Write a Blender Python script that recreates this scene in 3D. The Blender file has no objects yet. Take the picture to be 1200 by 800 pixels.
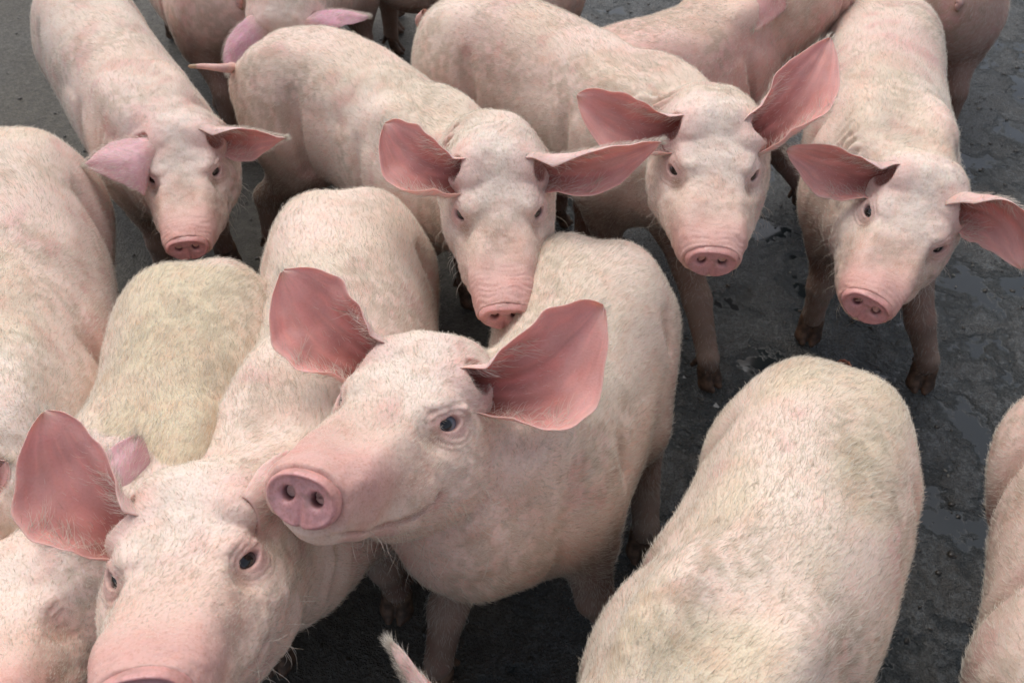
import bpy, math, time
import numpy as np
import openvdb
from mathutils import Matrix, Vector
T0 = time.time()
S = bpy.context.scene
C = S.collection

# ------------------------------------------------------------------ camera, world, sun, exposure
FPX, PITCH, CAMH = 1040.0, math.radians(45), 1.2
cd = bpy.data.cameras.new('camera'); cam = bpy.data.objects.new('camera', cd); C.objects.link(cam)
cam.location = (0, 0, CAMH); cam.rotation_euler = (math.radians(90) - PITCH, 0, 0)
cd.sensor_width = 36; cd.lens = 36 * FPX / 1200; cd.clip_start = .02; cd.clip_end = 500
cd.dof.use_dof = True; cd.dof.focus_distance = 1.0; cd.dof.aperture_fstop = 11
S.camera = cam
SUN_EL, SUN_AZ = math.radians(62), math.radians(-25)     # azimuth: from +y, positive to +x
w = bpy.data.worlds.new('World'); S.world = w; w.use_nodes = True
nt = w.node_tree; bg = nt.nodes['Background']
sky = nt.nodes.new('ShaderNodeTexSky'); sky.sky_type = 'NISHITA'; sky.sun_disc = False
sky.sun_elevation = SUN_EL; sky.sun_rotation = SUN_AZ; sky.dust_density = 5; sky.air_density = .8; sky.ozone_density = 1
hs = nt.nodes.new('ShaderNodeHueSaturation'); hs.inputs['Saturation'].default_value = .55   # hazy, milky overcast
nt.links.new(sky.outputs[0], hs.inputs['Color']); nt.links.new(hs.outputs[0], bg.inputs[0]); bg.inputs[1].default_value = .15
sd = bpy.data.lights.new('sun', 'SUN'); sun = bpy.data.objects.new('sun', sd); C.objects.link(sun)
sd.energy = .55; sd.angle = math.radians(60); sd.color = (1, .96, .9)
sdir = Vector((math.sin(SUN_AZ) * math.cos(SUN_EL), math.cos(SUN_AZ) * math.cos(SUN_EL), math.sin(SUN_EL)))
sun.rotation_euler = sdir.to_track_quat('Z', 'Y').to_euler(); sun.location = (0, 0, 5)
S.view_settings.view_transform = 'Standard'; S.view_settings.look = 'None'; S.view_settings.gamma = 1
S.view_settings.use_curve_mapping = False; S.view_settings.exposure = 0.21
S.cycles.max_bounces = 6; S.cycles.diffuse_bounces = 3; S.cycles.glossy_bounces = 2; S.cycles.transparent_max_bounces = 8

# ------------------------------------------------------------------ small maths
camp = np.array([0, 0, CAMH]); FW = np.array([0, math.cos(PITCH), -math.sin(PITCH)])
RT = np.array([1., 0, 0]); UP = np.array([0, math.sin(PITCH), math.cos(PITCH)])
def ray(px, py): return FW + RT * (px - 600) / FPX - UP * (py - 400) / FPX
def W(px, py, z):
    d = ray(px, py); return camp + d * (z - CAMH) / d[2]
def depth(p): return float((np.asarray(p) - camp) @ FW)
def camv(r, u, t):                      # a direction given as right / up / towards the viewer
    v = RT * r + UP * u - FW * t; return v / np.linalg.norm(v)
def nrm(v):
    v = np.asarray(v, float); return v / (np.linalg.norm(v, axis=-1, keepdims=True) + 1e-12)
def catmull(pts, n):
    p = np.asarray(pts, float)
    p = np.vstack([2 * p[0] - p[1], p, 2 * p[-1] - p[-2]]); m = len(p) - 3
    t = np.linspace(0, m - 1e-9, n); i = t.astype(int); f = (t - i)[:, None]
    a, b, c, d = p[i], p[i + 1], p[i + 2], p[i + 3]
    return .5 * ((2 * b) + (c - a) * f + (2 * a - 5 * b + 4 * c - d) * f ** 2 + (3 * b - a - 3 * c + d) * f ** 3)
def lut(xs, *cols):
    """densify a station table with monotone-ish cubic interpolation"""
    t = np.asarray(xs, float); out = []
    X = np.linspace(t[0], t[-1], 160)
    for c in cols:
        c = np.asarray(c, float); m = np.gradient(c, t)
        i = np.clip(np.searchsorted(t, X, side='right') - 1, 0, len(t) - 2)
        h = t[i + 1] - t[i]; f = (X - t[i]) / h
        out.append((2 * f**3 - 3 * f**2 + 1) * c[i] + (f**3 - 2 * f**2 + f) * h * m[i] + (-2 * f**3 + 3 * f**2) * c[i + 1] + (f**3 - f**2) * h * m[i + 1])
    return X, out
_rs = np.random.RandomState(5)
_G = _rs.rand(32, 32, 32).astype(np.float32)
def vnoise(p):
    p = np.asarray(p, np.float32); i = np.floor(p).astype(int); f = p - i; f = f * f * (3 - 2 * f); i &= 31; j = (i + 1) & 31
    x, y, z = f.T
    def g(a, b, c): return _G[a, b, c]
    x0, y0, z0 = i.T; x1, y1, z1 = j.T
    return ((g(x0, y0, z0) * (1 - x) + g(x1, y0, z0) * x) * (1 - y) + (g(x0, y1, z0) * (1 - x) + g(x1, y1, z0) * x) * y) * (1 - z) \
         + ((g(x0, y0, z1) * (1 - x) + g(x1, y0, z1) * x) * (1 - y) + (g(x0, y1, z1) * (1 - x) + g(x1, y1, z1) * x) * y) * z
def smin(a, b, k):
    h = np.maximum(k - np.abs(a - b), 0) / k; return np.minimum(a, b) - h * h * k * .25
def smax(a, b, k): return -smin(-a, -b, k)
def sstep(a, b, x):
    t = np.clip((x - a) / (b - a), 0, 1); return t * t * (3 - 2 * t)

# ------------------------------------------------------------------ distance fields
def cone(p, a, b, ra, rb):
    ab = b - a; t = np.clip(((p - a) @ ab) / (ab @ ab), 0, 1)
    return np.linalg.norm(p - a - t[:, None] * ab, axis=1) - (ra + (rb - ra) * t)
def ell(p, c, R, r):
    q = (p - c) @ R; r = np.asarray(r, float)
    k0 = np.linalg.norm(q / r, axis=1); k1 = np.linalg.norm(q / (r * r), axis=1) + 1e-9
    return k0 * (k0 - 1) / k1

# head, in its own frame: origin between the eyeballs, x to the snout, y left, z up (metres, scale 1)
HX, (HT, HB, HWD) = lut([-.115, -.088, -.062, -.032, 0, .035, .07, .105, .13, .150],
                        [.036, .044, .045, .037, .0255, .0150, .0085, .0095, .013, .012],
                        [-.135, -.135, -.130, -.126, -.118, -.106, -.090, -.073, -.060, -.047],
                        [.068, .072, .076, .077, .0745, .0675, .0580, .0472, .0412, .0375])
EYE_R = .0142
def eye_c(s): return np.array([-.004, .0460 * s, -.0055])
def eye_dir(s): return nrm([.60, .70 * s, .38])
def eye_frame(s):
    g = eye_dir(s); long = nrm(np.cross(g, nrm([-.15, 0, 1]))) ; long = long * (-1 if long[0] < 0 else 1)
    long = nrm(long + g * 0 + np.array([0, 0, -.22])); long = nrm(long - g * (long @ g))
    v = np.cross(g, long); v = v * (-1 if v[2] < 0 else 1)
    return g, long, v
def mouth_pts():
    out = []
    for x, z in ((.147, -.044), (.122, -.052), (.095, -.058), (.068, -.062), (.050, -.060), (.040, -.054)):
        ys = np.linspace(.01, .09, 161); d = head_base(np.stack([ys * 0 + x, ys, ys * 0 + z], 1), {})
        out.append((x, float(np.interp(0, d, ys)), z))
    return out
MOUTH = None
def head_base(q, opt):
    sl = opt.get('sl', 1.0); q = q.copy(); q[:, 0] = np.where(q[:, 0] > 0, q[:, 0] / sl, q[:, 0])
    x = q[:, 0]; xc = np.clip(x, HX[0], HX[-1])
    a = np.interp(xc, HX, HWD) * opt.get('cheek', 1.0); zt = np.interp(xc, HX, HT); zb = np.interp(xc, HX, HB)
    c = (zt + zb) / 2; b = (zt - zb) / 2
    v = (q[:, 2] - c) / b; ax = a * (1 - .13 * np.clip(v, -1, 1) - .10 * np.clip(-v, 0, 1) ** 2)
    u = np.abs(q[:, 1]) / ax; n = 2.35
    k = (u ** n + np.abs(v) ** n) ** (1 / n)
    ex = np.maximum(x - HX[-1], 0); eb = np.maximum(HX[0] - x, 0)
    d = (k - 1) * np.minimum(a, b)
    d = np.where((ex > 0) | (eb > 0), np.sqrt(np.maximum(d, 0) ** 2 + (ex + eb) ** 2) + np.minimum(d, 0) * ((ex + eb) == 0), d)
    I = np.eye(3)
    for s in (1, -1):
        d = smin(d, ell(q, np.array([-.045, .050 * s, -.062]), I, (.055, .030, .050)), .03)       # cheek
        d = smin(d, ell(q, np.array([-.012, .040 * s, .016]), I, (.026, .014, .008)), .02)        # brow
        d = smin(d, ell(q, np.array([.075, .031 * s, -.010]), I, (.055, .012, .016)), .02)         # muzzle ridge
    d = smin(d, ell(q, np.array([.112, 0, -.052]), I, (.034, .025, .016)), .018)                   # chin
    d = smin(d, ell(q, np.array([-.03, 0, -.105]), I, (.07, .05, .030)), .03)                      # throat
    return d
def head_sdf(q, opt):
    global MOUTH
    if MOUTH is None: MOUTH = mouth_pts()
    d = head_base(q, opt); sl = opt.get('sl', 1.0); q = q.copy(); q[:, 0] = np.where(q[:, 0] > 0, q[:, 0] / sl, q[:, 0])
    for s in (1, -1):                                                                              # mouth line
        pts = MOUTH
        for i in range(5):
            A = np.array(pts[i]) * (1, s, 1); B = np.array(pts[i + 1]) * (1, s, 1)
            d = smax(d, -cone(q, A, B, .0024, .0024 if i < 4 else .0010), .006)
        e = eye_c(s); g, L, V = eye_frame(s); R = np.stack([L, V, g], 1)
        d = smax(d, -ell(q, e + g * .0175 + np.array([.012, 0, -.004]), R, (.018, .012, .006)), .016)  # socket
        ld = ell(q, e, R, (.0200, .0175, .0158)); d = smin(d, ld, .012)
        d = smin(d, ell(q, e + V * .0095 + g * .0118, R, (.016, .0030, .0036)), .005)               # upper lid roll
        opn = ell(q, e + g * .0150, R, (.0112, .0060 * opt.get('open', 1.0), .0068))
        d = smax(d, -opn, .0026)
    return d
def head_detail(q, sd_=0):
    """fine wrinkles, added to the distance (metres)"""
    o = np.zeros(len(q)); q0 = q; n = vnoise(q * 60 + 7 + sd_); amp = .45 + .5 * ((sd_ * .37) % 1)
    for s in (1, -1):
        e = eye_c(s); r = np.linalg.norm((q - e) * (1, .8, 1.25), axis=1)
        wgt = sstep(.018, .021, r) * sstep(.036, .026, r)
        o += .00035 * wgt * np.sin(r / .0062 * 6.28 + n * 5)
    w2 = sstep(.085, .115, q[:, 0]) * sstep(-.025, .0, q[:, 2])
    o += .0005 * amp * w2 * np.sin(q[:, 0] / .0085 * 6.28 + n * 9 + np.abs(q[:, 1]) * 60) * vnoise(q * 90 + 3) * 1.4
    w3 = sstep(-.105, -.12, q[:, 0]) * sstep(-.2, -.17, q[:, 0]) * sstep(.04, .06, np.abs(q[:, 1])) * sstep(.0, -.03, q[:, 2])
    o += .006 * w3 * np.sin(q[:, 0] / .019 * 6.28 + n * 4 + q[:, 2] * 30)
    w4 = sstep(.02, .05, np.abs(q[:, 1])) * sstep(-.02, -.04, q[:, 2]) * sstep(-.08, .0, q[:, 0]) * sstep(.14, .09, q[:, 0])
    o += .0012 * w4 * (vnoise(q * 110) - .5) * 2
    return o + .006 * (vnoise(q * 28 + 5 + sd_) - .5) * sstep(.15, .12, q[:, 0]) * sstep(.016, .03, np.minimum(np.linalg.norm(q - eye_c(1), axis=1), np.linalg.norm(q - eye_c(-1), axis=1))) + .0008 * (vnoise(q * 240) - .5) + .0022 * (vnoise(q * 75 + 20 + sd_) - .5)

def surface_quads(field, lo, hi, h):
    """narrow-band sampling of a field, then dual-contour quads"""
    M = 4; H = h * M
    n = np.ceil((hi - lo) / H).astype(int) + 1
    g = [lo[i] + np.arange(n[i]) * H for i in range(3)]
    P = np.stack(np.meshgrid(*g, indexing='ij'), -1).reshape(-1, 3)
    dc = field(P).reshape(n).astype(np.float32)
    fine = np.repeat(np.repeat(np.repeat(dc, M, 0), M, 1), M, 2)
    fine = np.where(fine > 0, 1., -1.).astype(np.float32)
    near = np.abs(dc) < H * 1.35
    idx = np.argwhere(near)
    off = np.stack(np.meshgrid(*[np.arange(M)] * 3, indexing='ij'), -1).reshape(-1, 3)
    fi = (idx[:, None] * M + off[None]).reshape(-1, 3) - M // 2
    ok = np.all(fi >= 0, 1) & np.all(fi < np.array(fine.shape), 1); fi = fi[ok]
    # coarse sample i sits at fine index i*M; cell centred on it
    fine = np.roll(fine, (-(M // 2),) * 3, (0, 1, 2)); fine[-M // 2:] = 1; fine[:, -M // 2:] = 1; fine[:, :, -M // 2:] = 1
    fine[fi[:, 0], fi[:, 1], fi[:, 2]] = field(lo + fi * h)
    fine = np.clip(fine, -3 * h, 3 * h)
    gr = openvdb.FloatGrid(3 * h); gr.copyFromArray(np.ascontiguousarray(fine, dtype=np.float32))
    p, q = gr.convertToQuads(0)
    V = lo + p.astype(float) * h; Q = q.astype(np.int64)
    k = Q[:: max(1, len(Q) // 400)]; nn = np.cross(V[k[:, 1]] - V[k[:, 0]], V[k[:, 2]] - V[k[:, 0]]); c = V[k].mean(1); nn = nrm(nn) * h
    if (field(c + nn) - field(c - nn)).mean() < 0: Q = Q[:, ::-1]
    return V, Q

def refine(V, faces, mask):
    """split quads whose four corners are in mask; faces is a list-like (quads array, list of ngons)"""
    Q, ng = faces
    sel = mask[Q].all(1); A = Q[sel]; B = Q[~sel]
    if not len(A): return V, faces
    E = np.stack([A, np.roll(A, -1, 1)], -1).reshape(-1, 2); Es = np.sort(E, 1)
    key = Es[:, 0] * (len(V) + 1) + Es[:, 1]; u, first, inv = np.unique(key, return_index=True, return_inverse=True)
    mid = (V[Es[first, 0]] + V[Es[first, 1]]) / 2; n0 = len(V)
    mi = (inv + n0).reshape(-1, 4); ce = n0 + len(mid) + np.arange(len(A))
    V2 = np.vstack([V, mid, V[A].mean(1)])
    new = np.concatenate([np.stack([A[:, i], mi[:, i], ce, mi[:, i - 1]], 1) for i in range(4)])
    EB = np.sort(np.stack([B, np.roll(B, -1, 1)], -1), -1); kb = EB[..., 0] * (n0 + 1) + EB[..., 1]
    pos = np.searchsorted(u, kb); pos = np.clip(pos, 0, len(u) - 1); hit = u[pos] == kb; anyh = hit.any(1)
    ng2 = []
    for f, hh, pp in zip(B[anyh], hit[anyh], pos[anyh]):
        l = []
        for i in range(4):
            l.append(int(f[i]))
            if hh[i]: l.append(int(pp[i] + n0))
        ng2.append(l)
    lookup = {}
    for f in ng:
        l = []
        for i in range(len(f)):
            a, b = f[i], f[(i + 1) % len(f)]; l.append(a)
            k = min(a, b) * (n0 + 1) + max(a, b); j = int(np.searchsorted(u, k))
            if j < len(u) and u[j] == k: l.append(j + n0)
        ng2.append(l)
    return V2, (np.vstack([B[~anyh], new]), ng2)

def project(V, field, it=2, e=.0012):
    for _ in range(it):
        d = field(V); g = np.stack([field(V + np.eye(3)[i] * e) - d for i in range(3)], 1) / e
        m = np.maximum((g * g).sum(1), .3)
        V = V - np.clip(d / m, -.006, .006)[:, None] * g
    return V

def mesh_from(name, V, Q, ng=(), mat=None, smooth=True):
    me = bpy.data.meshes.new(name); Q = np.asarray(Q)
    k = Q.shape[1] if len(Q) else 4
    loops = np.concatenate([Q.ravel()] + [np.array(f) for f in ng]) if len(ng) else Q.ravel()
    tot = np.concatenate([np.full(len(Q), k), np.array([len(f) for f in ng], int)]) if len(ng) else np.full(len(Q), k)
    st = np.concatenate([[0], np.cumsum(tot)[:-1]])
    me.vertices.add(len(V)); me.vertices.foreach_set('co', np.asarray(V, np.float32).ravel())
    me.loops.add(len(loops)); me.loops.foreach_set('vertex_index', loops.astype(np.int32))
    me.polygons.add(len(tot)); me.polygons.foreach_set('loop_start', st.astype(np.int32))
    me.update(calc_edges=True)
    me.polygons.foreach_set('use_smooth', np.full(len(tot), smooth))
    if mat: me.materials.append(mat)
    return me
def link(name, data, parent=None, M=None):
    o = bpy.data.objects.new(name, data); C.objects.link(o)
    if parent: o.parent = parent
    if M is not None: o.matrix_local = Matrix(M.tolist()) if isinstance(M, np.ndarray) else M
    return o
def set_col(me, name, col):
    a = me.attributes.new(name, 'FLOAT_COLOR', 'POINT')
    c = np.ones((len(me.vertices), 4), np.float32); c[:, :3] = col; a.data.foreach_set('color', c.ravel())

# ------------------------------------------------------------------ materials
def newmat(name):
    m = bpy.data.materials.new(name); m.use_nodes = True; t = m.node_tree
    return m, t, t.nodes['Principled BSDF'], t.nodes.new, t.links.new
def skin_mat(name, ear=False):
    m, t, b, N, L = newmat(name)
    at = N('ShaderNodeAttribute'); at.attribute_name = 'skin'
    tc = N('ShaderNodeTexCoord')
    def noise(scale, det, vec=None):
        n = N('ShaderNodeTexNoise'); n.inputs['Scale'].default_value = scale; n.inputs['Detail'].default_value = det
        L(vec or tc.outputs['Object'], n.inputs['Vector']); return n
    n1 = noise(35, 5); n2 = noise(420, 3)
    def mr(src, a, bb, c, d):
        r = N('ShaderNodeMapRange'); r.inputs[1].default_value = a; r.inputs[2].default_value = bb
        r.inputs[3].default_value = c; r.inputs[4].default_value = d; L(src, r.inputs[0]); return r.outputs[0]
    def mix(kind, fac, a, bb):
        x = N('ShaderNodeMix'); x.data_type = 'RGBA'; x.blend_type = kind; x.clamp_factor = True
        if isinstance(fac, float): x.inputs[0].default_value = fac
        else: L(fac, x.inputs[0])
        for i, v in ((6, a), (7, bb)):
            if isinstance(v, tuple): x.inputs[i].default_value = v
            else: L(v, x.inputs[i])
        return x.outputs[2]
    c = mix('MULTIPLY', mr(n1.outputs[0], .48, .72, 0, .45), at.outputs['Color'], (.95, .72, .66, 1))
    c = mix('MULTIPLY', mr(n2.outputs[0], .48, .70, 0, .2 if ear else .45), c, (.74, .60, .50, 1)); n3 = noise(130, 4); c = mix('MIX', mr(n3.outputs[0], .56, .72, 0, .04 if ear else .12), c, (.40, .33, .24, 1))
    L(c, b.inputs['Base Color'])
    b.inputs['Roughness'].default_value = .58
    b.inputs['Specular IOR Level'].default_value = .3
    b.inputs['Subsurface Weight'].default_value = .22 if not ear else .4
    b.inputs['Subsurface Radius'].default_value = (1, .35, .2); b.inputs['Subsurface Scale'].default_value = .006
    bp = N('ShaderNodeBump'); bp.inputs['Strength'].default_value = .35; bp.inputs['Distance'].default_value = .0012
    L(n2.outputs[0], bp.inputs['Height']); L(bp.outputs[0], b.inputs['Normal'])
    return m
M_SKIN = skin_mat('pig_skin'); M_EAR = skin_mat('ear_skin', True)
def simple(name, col, rough, spec=.5, sss=0, nscale=0, dark=None):
    m, t, b, N, L = newmat(name)
    b.inputs['Roughness'].default_value = rough; b.inputs['Specular IOR Level'].default_value = spec
    if nscale:
        n = N('ShaderNodeTexNoise'); n.inputs['Scale'].default_value = nscale; n.inputs['Detail'].default_value = 4
        tc = N('ShaderNodeTexCoord'); L(tc.outputs['Object'], n.inputs['Vector'])
        r = N('ShaderNodeValToRGB'); r.color_ramp.elements[0].position = .35; r.color_ramp.elements[1].position = .65
        r.color_ramp.elements[0].color = (*dark, 1); r.color_ramp.elements[1].color = (*col, 1)
        L(n.outputs[0], r.inputs[0]); L(r.outputs[0], b.inputs['Base Color'])
        bp = N('ShaderNodeBump'); bp.inputs['Strength'].default_value = .3; bp.inputs['Distance'].default_value = .001
        L(n.outputs[0], bp.inputs['Height']); L(bp.outputs[0], b.inputs['Normal'])
    else: b.inputs['Base Color'].default_value = (*col, 1)
    if sss:
        b.inputs['Subsurface Weight'].default_value = sss; b.inputs['Subsurface Radius'].default_value = (1, .35, .2); b.inputs['Subsurface Scale'].default_value = .006
    return m
M_HOOF = simple('hoof_horn', (.16, .095, .06), .55, .4, 0, 90, (.05, .03, .02))
M_NOS = None
def eye_mat():
    m, t, b, N, L = newmat('eye_ball')
    at = N('ShaderNodeAttribute'); at.attribute_name = 'skin'; L(at.outputs['Color'], b.inputs['Base Color'])
    b.inputs['Roughness'].default_value = .06; b.inputs['Coat Weight'].default_value = .6; b.inputs['Coat Roughness'].default_value = .03
    return m
M_EYE = eye_mat()
def hair_mat():
    m, t, b, N, L = newmat('bristle_hair')
    hi = N('ShaderNodeHairInfo'); r = N('ShaderNodeValToRGB'); e = r.color_ramp.elements
    e[0].position = 0; e[0].color = (.32, .27, .20, 1); e[1].position = 1; e[1].color = (.90, .87, .80, 1)
    k = e.new(.22); k.color = (.72, .66, .55, 1)
    L(hi.outputs['Random'], r.inputs[0]); L(r.outputs[0], b.inputs['Base Color'])
    b.inputs['Roughness'].default_value = .45; b.inputs['Specular IOR Level'].default_value = .4
    tr = N('ShaderNodeBsdfTranslucent'); L(r.outputs[0], tr.inputs[0])
    mx = N('ShaderNodeMixShader'); mx.inputs[0].default_value = .35
    L(b.outputs[0], mx.inputs[1]); L(tr.outputs[0], mx.inputs[2]); L(mx.outputs[0], t.nodes['Material Output'].inputs[0])
    return m
M_HAIR = hair_mat()

# ------------------------------------------------------------------ shared parts: snout disc, eyeball, hoof
def make_snout():
    def f(q):
        x, y, z = q.T
        hw = .0345; hh = np.where(z > 0, .0245, .0265)
        yy = np.abs(y) / (hw * (1 - .10 * np.clip(-z / .027, 0, 1) ** 2)); zz = np.abs(z) / hh
        k = (yy ** 2.3 + zz ** 2.3) ** (1 / 2.3); rad = (k - 1) * .026
        rim = .0032 * np.exp(-((k - .93) / .12) ** 2) * (1 + .9 * np.clip(z / .024, -.3, 1))
        front = x - (.0035 - .003 * np.clip(1 - k, 0, 1) + rim + .0010 * (vnoise(q * 170) - .5) + .002 * np.clip(1 - k, 0, 1) * np.exp(-((np.abs(y) - .013) / .006) ** 2))
        back = -(x + .016)
        rad = rad + .0030 * (vnoise(q * 55 + 2) - .5)
        d = smax(smax(rad + .0045 * sstep(-.004, -.016, x), front, .011), back, .004)
        gr = np.exp(-(y / .0025) ** 2) * sstep(.0, -.014, z) * .0016
        d = d + gr
        for s in (1, -1):
            c = np.array([.004, .0135 * s, .0020]); a = math.radians(18 * s)
            R = np.array([[1, 0, 0], [0, math.cos(a), -math.sin(a)], [0, math.sin(a), math.cos(a)]])
            d = smax(d, -ell(q, c, R, (.016, .0062, .0074)), .005)
        return d
    lo = np.array([-.022, -.042, -.034]); hi = np.array([.016, .042, .034])
    V, Q = surface_quads(f, lo, hi, .0011)
    V = project(V, f, 1, .0005)
    x, y, z = V.T
    yy = np.abs(y) / .0345; zz = np.abs(z) / .026; k = np.sqrt(yy ** 2 + zz ** 2)
    n = vnoise(V * 120)[:, None]; n2 = vnoise(V * 45 + 4)[:, None]
    base = np.array([.70, .36, .355]) * (1 - n * .12) ; base = base * (1 - .14 * sstep(.4, .8, vnoise(V * 260))[:, None]); base = base * (1 - n2 * .5) + np.array([.50, .33, .36]) * n2 * .5
    rim = np.exp(-((k - 1) / .12) ** 2)[:, None] * sstep(-.02, .01, z)[:, None]
    col = base * (1 - rim * .7) + np.array([.74, .38, .33]) * rim * .7
    dd_ = (sstep(.55, .75, vnoise(V * 70 + 11) * .6 + vnoise(V * 200) * .4) * .45)[:, None]; col = col * (1 - dd_) + np.array([.34, .22, .19]) * dd_
    for s in (1, -1):
        r = np.sqrt(((y - .0135 * s) / .0062) ** 2 + ((z - .0020) / .0074) ** 2)
        dk = (sstep(1.15, .75, r) * sstep(.003, -.003, x))[:, None]
        col = col * (1 - dk) + np.array([.09, .03, .035]) * dk
    blend = sstep(-.007, -.015, x)[:, None]
    col = col * (1 - blend) + np.array([.68, .42, .37]) * blend
    me = mesh_from('snout', V, Q, (), M_SKINW); set_col(me, 'skin', col)
    return me
M_SKINW = skin_mat('wet_snout_skin'); M_SKINW.node_tree.nodes['Principled BSDF'].inputs['Roughness'].default_value = .36
M_SKINW.node_tree.nodes['Principled BSDF'].inputs['Coat Weight'].default_value = .25; M_SKINW.node_tree.nodes['Principled BSDF'].inputs['Coat Roughness'].default_value = .25
def make_eye(dark):
    n, m = 28, 20; V = []; F = []
    for i in range(m + 1):
        th = math.pi * i / m
        for j in range(n): V.append((math.sin(th) * math.cos(2 * math.pi * j / n), math.sin(th) * math.sin(2 * math.pi * j / n), math.cos(th)))
    for i in range(m):
        for j in range(n): F.append((i * n + j, (i + 1) * n + j, (i + 1) * n + (j + 1) % n, i * n + (j + 1) % n))
    V = np.array(V); th = np.degrees(np.arccos(V[:, 2]))
    col = np.tile(np.array([.62, .50, .47]), (len(V), 1))
    ir = np.array([.045, .04, .045]) if dark else np.array([.13, .15, .19])
    col[th < 48] = ir; col[th < 24] = (.006, .005, .005); col[(th >= 48) & (th < 60)] = (.12, .08, .07)
    V = V * EYE_R; V[:, 2] *= np.where(th < 40, 1.03, 1)
    me = mesh_from('eye', V, np.array(F), (), M_EYE); set_col(me, 'skin', col); return me
def make_hoof():
    def f(q):
        d = None
        for s in (1, -1):
            a = cone(q, np.array([-.004, .0105 * s, .045]), np.array([.010, .0115 * s, .012]), .0125, .0120)
            b = cone(q, np.array([.010, .0115 * s, .012]), np.array([.026, .0085 * s, .006]), .0115, .0055)
            c = smin(a, b, .008); c = smax(c, -q[:, 2], .003)
            c = smax(c, (-q[:, 0] - .010), .004)
            d = c if d is None else np.minimum(d, c)
            w = cone(q, np.array([-.016, .013 * s, .052]), np.array([-.024, .015 * s, .036]), .007, .0045)
            d = np.minimum(d, w)
        return d
    V, Q = surface_quads(f, np.array([-.04, -.035, -.008]), np.array([.045, .035, .07]), .0024)
    return mesh_from('hoof', V, Q, (), M_HOOF)
ME_SNOUT = make_snout(); ME_EYE = make_eye(False); ME_EYED = make_eye(True); ME_HOOF = make_hoof()

# ------------------------------------------------------------------ bristles
rng = np.random.default_rng(11)
def tri_normals(V, T):
    return np.cross(V[T[:, 1]] - V[T[:, 0]], V[T[:, 2]] - V[T[:, 0]])
def hair_curves(name, root, nor, flow, length, lift, rad, parent, seg=3):
    n = len(root)
    if n == 0: return None
    fl = flow - nor * (flow * nor).sum(1, keepdims=True); fl = nrm(fl + rng.normal(0, .28, (n, 3))); fl = nrm(fl - nor * (fl * nor).sum(1, keepdims=True))
    lift = lift[:, None] * (1 + rng.normal(0, .3, (n, 1))); L = length[:, None]
    d0 = nrm(nor * lift * 1.6 + fl); d1 = nrm(nor * lift * .5 + fl + rng.normal(0, .07, (n, 3)))
    P = np.stack([root - nor * .0004, root + d0 * L * .5, root + d0 * L * .5 + d1 * L * .5], 1)
    c = bpy.data.hair_curves.new(name); c.add_curves([3] * n)
    c.points.foreach_set('position', P.astype(np.float32).ravel())
    r = np.tile(np.array([1, .8, .15], np.float32) * rad, (n, 1)).ravel()
    c.points.foreach_set('radius', r.astype(np.float32))
    c.materials.append(M_HAIR)
    o = link(name, c, parent); o['kind'] = 'stuff'
    return o

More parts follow.
